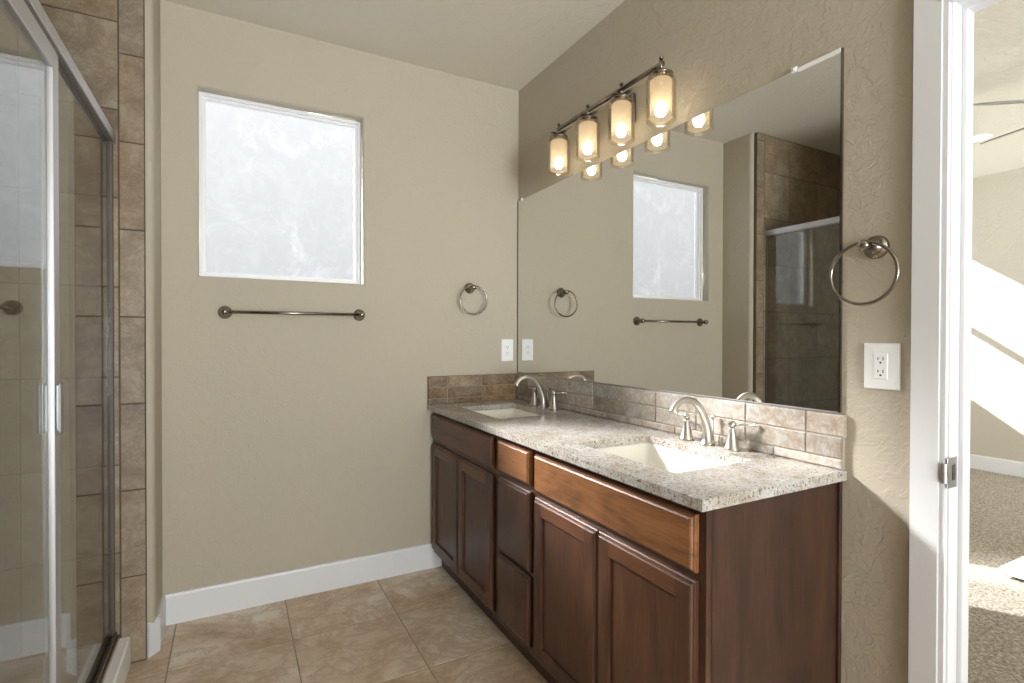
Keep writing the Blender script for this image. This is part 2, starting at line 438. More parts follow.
bm = nb(); wall_y(bm, -2.95, .0, 0, H, [PD], y=YF, direction=-1); struct('wall_front', bm, M['wall'], (0, YF, 0))
bm = nb(); wall_y(bm, .095, XF+.12, 0, 2.83, [BD], y=YF, direction=-1); struct('wall_bedroom_front', bm, M['wall'], (0, YF, 0))
# right wall with doorway
DY0, DY1, DZ = -2.95, -2.128, 2.072
bm = nb()
box(bm, 0, .095, DY1, 0, 0, 2.83); box(bm, 0, .095, YF, DY0, 0, 2.83); box(bm, 0, .095, DY0, DY1, DZ+.02, 2.83)
struct('wall_right', bm, M['wall'], (0, 0, 0))
# left wall beyond the shower and the shower's own walls
SY1 = -1.84
bm = nb(); box(bm, -2.05, -1.935, YF, SY1, 0, H); struct('wall_left', bm, M['wall'], (-1.935, 0, 0))
bm = nb(); box(bm, -2.95, -2.85, YF, 0, 0, H); struct('wall_shower_left', bm, M['wall'], (-2.85, 0, 0))
bm = nb(); box(bm, -2.85, -2.05, SY1-.1, SY1, 0, H); struct('wall_shower_front', bm, M['wall'], (0, SY1, 0))
# wall return: block between room and shower end, rounded outer corner
bm = nb()
R = .022; yc = -.245
poly = [(XL, 0, 0), (XL, yc+R, 0)] + [(XL-R+R*math.cos(t), yc+R-R*math.sin(t), 0) for t in [PI/2*k/8 for k in range(1, 9)]] + [(-2.85, yc, 0), (-2.85, 0, 0)]
prism(bm, poly, (0, 0, H))
struct('wall_shower_back', bm, M['wall'], (XL, 0, 0))
# shower tiles
bm = nb()
ty = -.245
x_end = XL-.026            # right edge of the tile strip
seam = -1.893
zs0 = [.005] + [.34+.3355*k for k in range(8)]; zs0 = [z for z in zs0 if z < H] + [H-.002]
rects = [(seam, x_end, a, b) for a, b in zip(zs0, zs0[1:])]
zl = [.005, .10, .44, .778, 1.116, 1.46, 1.80, 2.135, 2.47, H-.002]
xl = [-2.85, -2.529, -2.182, seam]
rects += [(a, b, c, d) for a, b in zip(xl, xl[1:]) for c, d in zip(zl, zl[1:])]
tiles(bm, (0, ty, 0), (1, 0, 0), (0, 0, 1), (0, -1, 0), rects, .005, .026)
# thin edge of the strip
tl = struct('wall_shower_tile', bm, M['shower_tile'], (-1.9, -.27, 0), 'brown stone tile on the shower end wall')
bm = nb(); box(bm, -2.85, x_end-.0012, ty-.0235, ty-.0005, 0, H); struct('trim_1', bm, M['grout'], (-1.9, -.27, 0), 'grout of the shower end wall')
bm = nb()
ysl = [SY1, -1.53, -1.195, -.86, -.52, ty-.026]
tiles(bm, (-2.85, 0, 0), (0, 1, 0), (0, 0, 1), (1, 0, 0), [(a, b, c, d) for a, b in zip(ysl, ysl[1:]) for c, d in zip(zl, zl[1:])], .005, .012)
struct('wall_shower_tile', bm, M['shower_tile'], (-2.85, -1, 0), 'brown stone tile on the shower side wall')
bm = nb(); box(bm, -2.85, -2.841, SY1, ty, 0, H); struct('trim_2', bm, M['grout'], (-2.85, -1, 0), 'grout of the shower side wall')
bm = nb()
tiles(bm, (0, SY1, 0), (1, 0, 0), (0, 0, 1), (0, 1, 0), [(a, b, c, d) for a, b in zip(xl[:-1]+[-1.94], xl[1:-1]+[-1.94]) for c, d in zip(zl, zl[1:])], .005, .012)
struct('wall_shower_tile', bm, M['shower_tile'], (-2.4, SY1, 0), 'brown stone tile on the shower near wall')

# ------------------------------------------------------------------ baseboards
def baseboard(name, pts, h=.136, th=.014):
    """pts: floor polyline of the wall face, board grows to the left of travel"""
    bm = nb(); P = [V((p[0], p[1], 0)) for p in pts]
    offs = []
    for i, p in enumerate(P):
        ds = []
        if i > 0: ds.append((P[i]-P[i-1]).normalized())
        if i < len(P)-1: ds.append((P[i+1]-P[i]).normalized())
        ns = [V((-d.y, d.x, 0)) for d in ds]
        b = sum(ns, V((0, 0, 0))).normalized(); offs.append(b/max(.3, b.dot(ns[0])))
    prof = [(0, 0), (th, 0), (th, h-.012), (th-.003, h-.003), (th-.007, h), (0, h)]
    rings = [[bm.verts.new(p + o*a + V((0, 0, z))) for a, z in prof] for p, o in zip(P, offs)]
    for a, b in zip(rings, rings[1:]):
        for k in range(len(prof)):
            k2 = (k+1) % len(prof); bm.faces.new((a[k], a[k2], b[k2], b[k]))
    bm.faces.new(rings[0]); bm.faces.new(rings[-1])
    return struct(name, bm, M['white_trim'], tuple(P[0]))
baseboard('baseboard_back', [(-.46, 0), (XL, 0), (XL, -.212), (XL-.030, -.246), ])
baseboard('baseboard_right', [(0, -2.06), (0, -1.9)])
baseboard('baseboard_bedroom_right', [(XF, YF), (XF, 0)])
baseboard('baseboard_bedroom_back', [(XF, 0), (.095, 0)])
baseboard('baseboard_left', [(-1.935, SY1-.01), (-1.935, YF)])

# ------------------------------------------------------------------ windows (frames and panes)
def window(name, ox, y, pane_m, rail=False, dirn=1, label=None, fr=.036, dep=.05):
    x0, x1, z0, z1 = ox
    ya, yb = y, y+dep*dirn
    bm = nb()
    def frame_ring(bm, x0, x1, z0, z1, w, ya, yb):
        o = [(x0, z0), (x1, z0), (x1, z1), (x0, z1)]; i_ = [(x0+w, z0+w), (x1-w, z0+w), (x1-w, z1-w), (x0+w, z1-w)]
        A = [bm.verts.new((p[0], ya, p[1])) for p in o]; B = [bm.verts.new((p[0], ya, p[1])) for p in i_]
        C = [bm.verts.new((p[0], yb, p[1])) for p in o]; D = [bm.verts.new((p[0], yb, p[1])) for p in i_]
        for k in range(4):
            j = (k+1) % 4
            bm.faces.new((A[k], A[j], B[j], B[k])); bm.faces.new((C[k], C[j], D[j], D[k]))
            bm.faces.new((B[k], B[j], D[j], D[k])); bm.faces.new((A[k], A[j], C[j], C[k]))
    frame_ring(bm, x0, x1, z0, z1, fr*.55, ya, yb)
    frame_ring(bm, x0+fr*.55, x1-fr*.55, z0+fr*.55, z1-fr*.55, fr*.45, ya+.012*dirn, yb)
    if rail:
        zm = (z0+z1)/2; box(bm, x0+.02, x1-.02, ya+.01*dirn, yb, zm-.022, zm+.022)
    w = struct(name, bm, M['vinyl'], (x0, y, z0), label)
    bm = nb(); yp = (ya+yb)/2+.006*dirn
    box(bm, x0+fr-.004, x1-fr+.004, yp, yp+.005, z0+fr-.004, z1-fr+.004)
    p = obj('pane', bm, pane_m, w, (x0+fr, yp, z0+fr))
    return w
window('window_1', (WX0, WX1, WZ0, WZ1), .068, M['frosted'], label='white vinyl window with frosted streaky glass above the towel bar', fr=.027)
window('window_2', BW1, .07, M['clear_glass'], True)
window('window_3', BW2, .07, M['clear_glass'], True)
window('added_window_4', PD, YF-.07, M['clear_glass'], False, -1)  # unseen window added to let the rear fill lamp in
window('added_window_5', BD, YF-.07, M['clear_glass'], False, -1)  # unseen window added as the way in for the bedroom fill lamp

# ------------------------------------------------------------------ door 1: casing, jamb, strike
dr = thing('door_1', 'white painted door frame and casing of the opening to the bedroom', 'door', (0, DY1, 0))
del dr['category']; dr['kind'] = 'structure'
bm = nb()
c0, c1 = -2.064, -2.136
# side casing, stepped inner bead, mitred head
for (a, b, t) in ((c0, c1+.012, .018), (c1+.012, c1, .013)):
    box(bm, -t, 0, a, b, 0, DZ+.0062 if b == c1 else DZ+.0716, .0015, 2)
box(bm, -.018, 0, c0-.05, DY0-.075, DZ+.006, DZ+.0712, .0005, 1)
box(bm, -.013, 0, c1, DY0-.002, DZ-.005, DZ+.0065, .002, 2)
box(bm, -.018, 0, DY0-.002, DY0-.075, 0, DZ+.0712, .002, 2)
obj('casing', bm, M['white_trim'], dr)
bm = nb(); box(bm, -.001, .096, DY1-.001, DY1+.0, 0, DZ)
box(bm, -.001, .098, DY1-.012, DY1, 0, DZ, .001, 1); box(bm, -.001, .098, DY0, DY0+.012, 0, DZ); box(bm, -.001, .098, DY0, DY1, DZ, DZ+.02)
obj('jamb', bm, M['white_trim'], dr)
bm = nb(); box(bm, .042, .078, DY1-.022, DY1-.012, 0, DZ-.01, .002, 2); box(bm, .042, .078, DY0+.012, DY0+.022, 0, DZ-.01, .002, 2); box(bm, .042, .078, DY0+.012, DY1-.012, DZ-.012, DZ, .001, 1)
obj('door_stop', bm, M['white_trim'], dr)
bm = nb()
box(bm, -.0145, .032, DY1-.0135, DY1-.0118, .912, .985, .0006, 1)
# curled lip
for k in range(6):
    t0, t1 = PI/2*k/6, PI/2*(k+1)/6
    f = lambda t: (-.0145-.010*math.sin(t), DY1-.0135+.010*(1-math.cos(t)))
    (xa, ya), (xb, yb) = f(t0), f(t1)
    prism(bm, [(xa, ya, .925), (xb, yb, .925), (xb, yb-.0016, .925), (xa, ya-.0016, .925)], (0, 0, .047))
st = obj('strike_plate', bm, M['strike'], dr); st['label'] = 'dull metal strike plate'
bm = nb(); box(bm, .008, .022, DY1-.0145, DY1-.0120, .93, .967); obj('latch_hole', bm, M['plastic_dark'], st)

# ------------------------------------------------------------------ vanity cabinet
CT, TH, CD, CE = .9012, .028, -.5704, -1.9045
FX = -.535      # face frame plane
FD = -.556      # door/drawer face
van = thing('vanity_cabinet', 'long dark brown wooden double vanity cabinet under the granite top', 'cabinet', (-.27, -.95, 0))
bm = nb()
ZT = CT-TH
# carcass: back, bottom, end panels, face frame rails and stiles
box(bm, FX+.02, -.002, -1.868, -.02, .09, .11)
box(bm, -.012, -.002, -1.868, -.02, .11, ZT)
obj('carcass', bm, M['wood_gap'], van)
bm = nb()
def rail(y0, y1, z0, z1): box(bm, FX, FX+.02, y0, y1, z0, z1)
for a, b in ((-.002, -.045), (-.76, -.84), (-1.075, -1.13), (-1.855, -1.885)): rail(a, b, .09, ZT)
for a, b in ((-.045, -.76), (-.84, -1.075), (-1.13, -1.855)):
    rail(a, b, .09, .135); rail(a, b, .69, .735); rail(a, b, .835, ZT)
rail(-.84, -1.075, .375, .42)
obj('face_frame', bm, M['wood_v'], van)
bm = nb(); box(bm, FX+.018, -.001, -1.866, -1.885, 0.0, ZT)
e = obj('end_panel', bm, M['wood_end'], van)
bm = nb(); box(bm, -.014, -.001, -1.885, -1.893, 0, ZT, .002, 2); obj('scribe_strip', bm, M['wood_end'], van)
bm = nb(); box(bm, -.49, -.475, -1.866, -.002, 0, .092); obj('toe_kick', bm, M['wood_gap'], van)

def shaped_slab(bm, y0, y1, z0, z1, xf=FD, xb=FX, step=.009):
    """slab drawer front with an ogee-like stepped edge"""
    ya, yb = max(y0, y1), min(y0, y1)
    loops = []
    for off, x in ((0, xb-.0005), (0, xb-.009), (.003, xb-.0125), (.006, xb-.0135), (.0085, xf+.0025), (.0125, xf)):
        loops.append([bm.verts.new(p) for p in ((x, ya-off, z0+off), (x, yb+off, z0+off), (x, yb+off, z1-off), (x, ya-off, z1-off))])
    for p, q in zip(loops, loops[1:]):
        for i in range(4): bm.faces.new((p[i], p[(i+1) % 4], q[(i+1) % 4], q[i]))
    bm.faces.new(loops[-1]); bm.faces.new(loops[0][::-1])
def drawer(name, y0, y1, z0, z1, m='wood_h', label=None):
    bm = nb(); shaped_slab(bm, y0, y1, z0, z1); o = obj(name, bm, M[m], van, (FX, (y0+y1)/2, z0))
    if label: o['label'] = label
    return o
drawer('false_drawer_front', -.035, -.772, .715, .853, 'wood_r')  # shade of the window corner is in this front's wood tone
drawer('drawer_front', -.828, -1.086, .722, .853)
drawer('false_drawer_front', -1.12, -1.864, .712, .851)
drawer('drawer_front', -.828, -1.086, .402, .700, 'wood_v')
drawer('drawer_front', -.828, -1.086, .125, .385, 'wood_v')
def door(y0, y1, z0=.112, z1=.692):
    ya, yb = max(y0, y1), min(y0, y1); w = .058
    bm = nb()
    # stiles with shaped outer edge: two tall members
    def member(bm, py, pz, ends):
        pass
    # outer shaped ring split: stiles (vertical) in the door mesh, rails as sub-parts
    def ringpts(off, x): return [(x, ya-off, z0+off), (x, yb+off, z0+off), (x, yb+off, z1-off), (x, ya-off, z1-off)]
    prof = [(0, FX-.0005), (0, FX-.009), (.003, FX-.0125), (.006, FX-.0135), (.0085, FD+.0025), (.0125, FD), (w-.004, FD), (w, FD+.004), (w, FD+.012)]
    def seg(bm, idx):
        a, b = idx
        rows = [[bm.verts.new(ringpts(o, x)[k]) for k in (a, b)] for o, x in prof]
        for p, q in zip(rows, rows[1:]): bm.faces.new((p[0], p[1], q[1], q[0]))
        bm.faces.new((rows[0][0], rows[0][1], rows[-1][1], rows[-1][0]))
    seg(bm, (1, 2)); seg(bm, (3, 0))
    def corner(bm, sy, sz):
        Y = (lambda o: ya-o) if sy > 0 else (lambda o: yb+o)
        Z = (lambda o: z1-o) if sz > 0 else (lambda o: z0+o)
        for (o1, x1), (o2, x2) in zip(prof[:8], prof[1:8]):
            bm.faces.new([bm.verts.new(p) for p in ((x1, Y(o1), Z(o1)), (x2, Y(o2), Z(o2)), (x2, Y(w), Z(o2)), (x1, Y(w), Z(o1)))])
    for sy in (1, -1):
        for sz in (1, -1): corner(bm, sy, sz)
    def railseg(bm, sz):
        Z = (lambda o: z1-o) if sz > 0 else (lambda o: z0+o)
        rows = [[bm.verts.new((x, y, Z(o))) for y in (ya-w+(.0 if i < 7 else 0), yb+w)] for i, (o, x) in enumerate(prof)]
        for p, q in zip(rows, rows[1:]): bm.faces.new((p[0], p[1], q[1], q[0]))
        for e in (0, 1): bm.faces.new([r[e] for r in rows])
        bm.faces.new((rows[0][0], rows[0][1], rows[-1][1], rows[-1][0]))
    d = obj('cabinet_door', bm, M['wood_v'], van, (FX, (y0+y1)/2, z0))
    bm = nb(); railseg(bm, 1); t = obj('door_rail', bm, M['wood_r'], d)
    bm = nb(); railseg(bm, -1); obj('door_rail', bm, M['wood_v'], d)
    bm = nb(); box(bm, FD+.0095, FX-.0008, ya-w+.004, yb+w-.004, z0+w-.004, z1-w+.004); obj('door_panel', bm, M['wood_v'], d)
for a, b in ((-.035, -.401), (-.405, -.772), (-1.12, -1.489), (-1.494, -1.864)): door(a, b)

# ------------------------------------------------------------------ countertop with sink cut-outs
SX0, SX1 = -.450, -.125
S1 = (-.635, -.175); S2 = (-1.702, -1.242)
def rounded(x0, x1, y0, y1, r, n=5):
    out = []
    for cx, cy, t0 in ((x1-r, y1-r, 0), (x0+r, y1-r, PI/2), (x0+r, y0+r, PI), (x1-r, y0+r, 3*PI/2)):
        out += [(cx+r*math.cos(t0+PI/2*k/n), cy+r*math.sin(t0+PI/2*k/n)) for k in range(n+1)]
    return out
bm = nb()
def plate_with_holes(bm, z0, z1, x0, x1, y0, y1, holes, r=.022):
    # top/bottom made of strips between holes; holes ordered along y descending
    rows = []; cur = y1
    for (ha, hb) in holes:       # (ymin,ymax)
        rows.append(('solid', hb, cur)); rows.append(('hole', ha, hb)); cur = ha
    rows.append(('solid', y0, cur))
    for z in (z0, z1):
        for kind, a, b in rows:
            if kind == 'solid': bm.faces.new([bm.verts.new(p) for p in ((x0, a, z), (x1, a, z), (x1, b, z), (x0, b, z))])
            else:
                bm.faces.new([bm.verts.new(p) for p in ((x0, a, z), (SX0, a, z), (SX0, b, z), (x0, b, z))])
                bm.faces.new([bm.verts.new(p) for p in ((SX1, a, z), (x1, a, z), (x1, b, z), (SX1, b, z))])
                rp = rounded(SX0, SX1, a, b, r)
                cs = [(SX1, b), (SX0, b), (SX0, a), (SX1, a)]
                for k in range(4):
                    q = rp[k*6:(k+1)*6]; bm.faces.new([bm.verts.new((*cs[k], z))] + [bm.verts.new((*p, z)) for p in q[::-1]])
    for kind, a, b in rows:
        if kind == 'hole':
            rp = rounded(SX0, SX1, a, b, r)
            for i in range(len(rp)):
                p, q = rp[i], rp[(i+1) % len(rp)]
                bm.faces.new([bm.verts.new(c) for c in ((*p, z0), (*q, z0), (*q, z1), (*p, z1))])
    ysx = [y1] + [v for h in holes for v in (h[1], h[0])] + [y0]
    for a, b in zip(ysx, ysx[1:]):
        for x in (x0, x1): bm.faces.new([bm.verts.new(p) for p in ((x, a, z0), (x, b, z0), (x, b, z1), (x, a, z1))])
    for y in (y0, y1): bm.faces.new([bm.verts.new(p) for p in ((x0, y, z0), (x1, y, z0), (x1, y, z1), (x0, y, z1))])
    bmesh.ops.remove_doubles(bm, verts=bm.verts, dist=.0002)
plate_with_holes(bm, CT-TH, CT, CD, -.001, CE, -.001, [S1, S2])
ct = obj('countertop', bm, M['granite'], None, (-.28, -.95, CT-TH))
tag(ct, 'speckled grey and tan granite countertop along the mirror wall', 'countertop')
bv = ct.modifiers.new('bev', 'BEVEL'); bv.width = .003; bv.segments = 2; bv.limit_method = 'ANGLE'; bv.angle_limit = math.radians(60)

# ------------------------------------------------------------------ sinks
def sink(ya, yb, label):
    t = thing('sink', label, 'sink', ((SX0+SX1)/2, (ya+yb)/2, .745), 'rectangular undermount sinks')
    bm = nb(); loops = []
    z = CT-TH
    for off, zz, r in ((-.03, z-.0005, .03), (.0, z-.0005, .022), (.003, z-.006, .024), (.012, z-.06, .03), (.026, z-.11, .04), (.05, z-.128, .05), (.11, z-.134, .045)):
        loops.append([bm.verts.new((*p, zz)) for p in rounded(SX0+off, SX1-off, ya+off, yb-off, r)])
    n = len(loops[0])
    for p, q in zip(loops, loops[1:]):
        for i in range(n):
            f = bm.faces.new((p[i], p[(i+1) % n], q[(i+1) % n], q[i])); f.smooth = True
    bm.faces.new(loops[-1])
    o = obj('basin', bm, M['porcelain'], t)
    so = o.modifiers.new('shell', 'SOLIDIFY'); so.thickness = .006; so.offset = -1
    bm = nb(); lathe(bm, ((SX0+SX1)/2, (ya+yb)/2, z-.1335), (0, 0, 1), [(0, .001), (.012, .0015), (.014, .0), (.019, .0), (.022, .003), (.023, 0)], 24)
    obj('drain', bm, M['nickel'], t)
sink(*S1, 'white rectangular undermount sink near the window corner')
sink(*S2, 'white rectangular undermount sink at the near end of the countertop')

# ------------------------------------------------------------------ faucets
def bez(p, n=28):
    out = []
    P = [V(q) for q in p]
    P = [P[0]*2-P[1]] + P + [P[-1]*2-P[-2]]
    for i in range(1, len(P)-2):
        for k in range(n//(len(P)-3)+1):
            t = k/(n//(len(P)-3)+1); a, b, c, d = P[i-1], P[i], P[i+1], P[i+2]
            out.append(.5*((2*b) + (c-a)*t + (2*a-5*b+4*c-d)*t*t + (-a+3*b-3*c+d)*t**3))
    out.append(P[-2]); return out
def faucet(yc, label):
    t = thing('faucet', label, 'faucet', (-.062, yc, CT), 'widespread bathroom faucets')
    bm = nb()
    lathe(bm, (-.062, yc, CT), (0, 0, 1), [(0, 0), (.0255, 0), (.0255, .004), (.022, .008), (.017, .018), (.0165, .022)], 28)
    path = bez([(-.062, yc, CT+.015), (-.064, yc, CT+.05), (-.083, yc, CT+.103), (-.117, yc, CT+.145), (-.165, yc, CT+.160), (-.205, yc, CT+.148), (-.226, yc, CT+.120)])
    n = len(path); rad = [.0165-.005*min(1, i/(n*.5)) for i in range(n)]
    for i in range(n-5, n): rad[i] = .0115+.0008*(i-n+5)
    sweep(bm, path, rad, 20)
    obj('spout', bm, M['nickel'], t)
    bm = nb(); sweep(bm, [(-.034, yc, CT), (-.034, yc, CT+.085)], .0028, 10); lathe(bm, (-.034, yc, CT+.085), (0, 0, 1), [(0, 0), (.006, .001), (.0075, .007), (.006, .013), (.003, .017), (0, .018)], 14)
    obj('lift_rod', bm, M['nickel'], t)
    for s in (1, -1):
        y = yc+s*.098
        bm = nb()
        lathe(bm, (-.058, y, CT), (0, 0, 1), [(0, 0), (.0265, 0), (.0265, .005), (.024, .009), (.0195, .022), (.014, .045), (.0105, .062), (.0105, .066), (.0125, .069), (.0095, .073), (0, .073)], 26)
        h = obj('handle', bm, M['nickel'], t)
        bm = nb(); lathe(bm, (-.058, y, CT+.071), (0, 0, 1), [(0, 0), (.008, .002), (.0115, .010), (.0115, .016), (.008, .024), (0, .026)], 20)
        y2 = y - (.062 if s < 0 else -.0)*1; 
        if s < 0: a, b = (-.058, y, CT+.084), (-.030, y-.062, CT+.088)
        else: a, b = (-.058, y, CT+.084), (-.050, y+.066, CT+.088)
        sweep(bm, [a, [(a[i]*.5+b[i]*.5) for i in range(3)], b], [.0055, .0042, .0046], 14)
        lathe(bm, b, V(b)-V(a), [(0, -.004), (.006, -.002), (.0072, .003), (.006, .008), (0, .010)], 16)
        obj('lever', bm, M['nickel'], h)
faucet(-.388, 'brushed nickel faucet with two levers behind the far sink')
faucet(-1.472, 'brushed nickel faucet with two levers behind the near sink')

# ------------------------------------------------------------------ backsplash
bm = nb()
zr = [CT+.0005, .9305, .9925, 1.0565]
def bricks(u0, u1, w, lead, row):
    out = []; a = u0 + (lead if row % 2 else lead+w*.5)
    while a > u0: a -= w
    while a < u1:
        b = a + w*(.5 if random.random() < .18 else 1)
        out.append((max(a, u0), min(b, u1))); a = b
    return [r for r in out if r[1]-r[0] > .01]
for k in range(3):
    for a, b in bricks(-1.9045, -.018, .207, .1105, k): 
        tiles(bm, (-.0015, 0, 0), (0, 1, 0), (0, 0, 1), (-1, 0, 0), [(a, b, zr[k], zr[k+1])], .003, .0155, .003)
o = obj('tile_backsplash', bm, M['splash_tile'], None, (0, -.95, CT+.0005))
tag(o, 'tumbled stone tile backsplash under the wall mirror', 'backsplash')
bm = nb(); box(bm, -.0135, -.0008, -1.899, -.002, CT+.0008, 1.0545); obj('grout', bm, M['splash_grout'], o)
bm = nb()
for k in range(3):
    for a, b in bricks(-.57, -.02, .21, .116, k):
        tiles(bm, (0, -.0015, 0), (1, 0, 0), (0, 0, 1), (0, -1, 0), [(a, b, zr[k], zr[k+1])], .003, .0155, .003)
o = obj('tile_backsplash', bm, M['splash_shaded'], None, (-.28, 0, CT+.0005))
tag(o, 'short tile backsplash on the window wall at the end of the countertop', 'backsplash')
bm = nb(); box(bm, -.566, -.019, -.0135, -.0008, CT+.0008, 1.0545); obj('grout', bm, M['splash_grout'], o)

# ------------------------------------------------------------------ wall mirror
mr = thing('wall_mirror', 'large frameless rectangular wall mirror above the countertop', 'mirror', (0, -.94, 1.062))
MY0, MY1, MZ0, MZ1 = -1.883, -.008, 1.0625, 2.082
bm = nb(); prism(bm, [(-.0065, MY0, MZ0), (-.0065, MY1, MZ0), (-.0065, MY1, MZ1), (-.0065, MY0, MZ1)], (.005, 0, 0))
obj('mirror_glass', bm, M['mirror'], mr)
bm = nb()
box(bm, -.008, -.001, MY0-.0055, MY0, MZ0-.002, MZ1); obj('mirror_edge', bm, M['dark_nickel'], mr)
bm = nb(); box(bm, -.0085, -.001, MY1+.0002, -.0008, MZ0, MZ1); obj('mirror_edge', bm, M['dark_seal'], mr)
bm = nb(); box(bm, -.0085, -.001, MY0, MY1, MZ0-.0045, MZ0-.0003); obj('bottom_channel', bm, M['chrome'], mr)
bm = nb(); box(bm, -.0095, -.001, MY0, MY0+.125, MZ1-.011, MZ1+.002, .001, 1); o = obj('top_channel', bm, M['pan'], mr); o['label'] = 'short pale channel strip'
for y in (-.05, -1.745):
    bm = nb(); box(bm, -.011, -.001, y-.009, y+.009, MZ1-.007, MZ1+.010, .003, 2); lathe(bm, (-.011, y, MZ1+.003), (-1, 0, 0), [(0, .0025), (.003, .002), (.004, 0)], 12)
    obj('mirror_clip', bm, M['plastic'], mr)

# ------------------------------------------------------------------ vanity light
LX = -.105
vl = thing('vanity_light', 'brushed nickel four-light vanity bar with lit cylinder shades above the mirror', 'light fixture', (0, -.955, 2.2))
bm = nb(); box(bm, -.022, -.0005, -1.035, -.875, 2.185, 2.305, .004, 2); obj('wall_plate', bm, M['dark_nickel'], vl)
bm = nb(); sweep(bm, [(-.02, -.955, 2.275), (LX, -.955, 2.292)], .010, 14); sweep(bm, [(-.02, -.955, 2.255), (LX, -.955, 2.270)], .006, 12); obj('arm', bm, M['dark_nickel'], vl)
bm = nb(); sweep(bm, [(LX, -.590, 2.287), (LX, -1.297, 2.287)], .0095, 16)
obj('upper_bar', bm, M['dark_nickel'], vl)
bm = nb(); box(bm, LX-.013, LX+.013, -.588, -1.298, 2.260, 2.266, .001, 1); obj('lower_bar', bm, M['nickel'], vl)
def shade_set(y):
    bm = nb()
    sweep(bm, [(LX, y, 2.262), (LX, y, 2.305)], .0065, 12); lathe(bm, (LX, y, 2.305), (0, 0, 1), [(0.0065, 0), (.0085, .002), (.0085, .007), (0, .009)], 14)
    f = obj('finial', bm, M['dark_nickel'], vl)
    bm = nb(); prism(bm, [(LX-.040, y-.006, 2.266), (LX-.046, y, 2.266), (LX-.040, y+.006, 2.266), (LX+.040, y+.006, 2.266), (LX+.046, y, 2.266), (LX+.040, y-.006, 2.266)], (0, 0, -.006))
    obj('cross_strap', bm, M['dark_nickel'], vl)
    bm = nb(); lathe(bm, (LX, y, 2.262), (0, 0, -1), [(0, 0), (.022, 0), (.024, .004), (.040, .012), (.044, .014), (.044, .020), (.018, .022), (.018, .05), (0, .05)], 28)
    obj('lamp_holder', bm, M['dark_nickel'], vl)
    bm = nb(); z0, z1 = 2.076, 2.234
    lathe(bm, (LX, y, 0), (0, 0, 1), [(.054, z0), (.054, z1-.01), (.050, z1-.003), (.030, z1), (.030, z1-.002), (.0485, z1-.005), (.0518, z1-.012), (.0518, z0), (.054, z0)], 36)
    obj('outer_glass_shade', bm, M['amber_glass'], vl)
    bm = nb(); z0 = 2.086
    lathe(bm, (LX, y, 0), (0, 0, 1), [(.041, z0), (.041, z1-.012), (.036, z1-.006), (.028, z1-.004), (.028, z1-.006), (.036, z1-.009), (.0388, z1-.014), (.0388, z0), (.041, z0)], 36)
    obj('inner_frosted_shade', bm, M['shade'], vl)
    bm = nb(); lathe(bm, (LX, y, 2.118), (0, 0, 1), [(0, -.024), (.012, -.022), (.020, -.014), (.023, 0), (.021, .013), (.015, .024), (.008, .030), (0, .031)], 24)
    obj('bulb', bm, M['bulb'], vl)
for y in (-.598, -.833, -1.062, -1.287): shade_set(y)

# ------------------------------------------------------------------ towel rings and bar
def rosette(bm, c, n, r=.031):
    lathe(bm, c, n, [(0, 0), (r, 0), (r, .005), (r*.93, .010), (r*.72, .013), (r*.70, .017), (r*.55, .021), (r*.42, .028), (.010, .034), (.009, .045)], 32)
t = thing('towel_ring', 'brushed nickel towel ring on the wall above the outlet by the door', 'towel ring', (0, -1.976, 1.515), 'nickel towel rings')
bm = nb(); rosette(bm, (0, -1.976, 1.512), (-1, 0, 0)); lathe(bm, (-.045, -1.976, 1.512), (-1, 0, 0), [(.009, -.01), (.012, 0), (.0145, .008), (.0145, .022), (.010, .029), (0, .031)], 22)
obj('mount', bm, M['dark_nickel'], t)
bm = nb(); sweep(bm, [(-.060, -1.972+.082*math.cos(a), 1.439+.080*math.sin(a)) for a in [2*PI*k/64 for k in range(64)]], .0048, 12, closed=True)
obj('ring', bm, M['dark_nickel'], t)
t = thing('towel_ring', 'brushed nickel towel ring on the window wall beside the mirror corner', 'towel ring', (-.318, 0, 1.55), 'nickel towel rings')
bm = nb(); rosette(bm, (-.318, 0, 1.550), (0, -1, 0)); lathe(bm, (-.318, -.045, 1.550), (0, -1, 0), [(.009, -.01), (.012, 0), (.0145, .008), (.0145, .022), (.010, .029), (0, .031)], 22)
obj('mount', bm, M['dark_nickel'], t)
bm = nb(); sweep(bm, [(-.318+.082*math.cos(a), -.060, 1.479+.080*math.sin(a)) for a in [2*PI*k/64 for k in range(64)]], .0048, 12, closed=True)
obj('ring', bm, M['dark_nickel'], t)
t = thing('towel_bar', 'brushed nickel towel bar on the wall below the frosted window', 'towel bar', (-1.24, 0, 1.383))
for x in (-1.541, -.936):
    bm = nb(); rosette(bm, (x, 0, 1.383), (0, -1, 0), .030); lathe(bm, (x, -.042, 1.383), (0, -1, 0), [(.009, -.01), (.013, 0), (.016, .010), (.016, .024), (.010, .032), (0, .034)], 22)
    obj('post', bm, M['dark_nickel'], t)
bm = nb(); sweep(bm, [(-1.541, -.060, 1.383), (-.936, -.060, 1.383)], .0078, 16); obj('bar', bm, M['dark_nickel'], t)

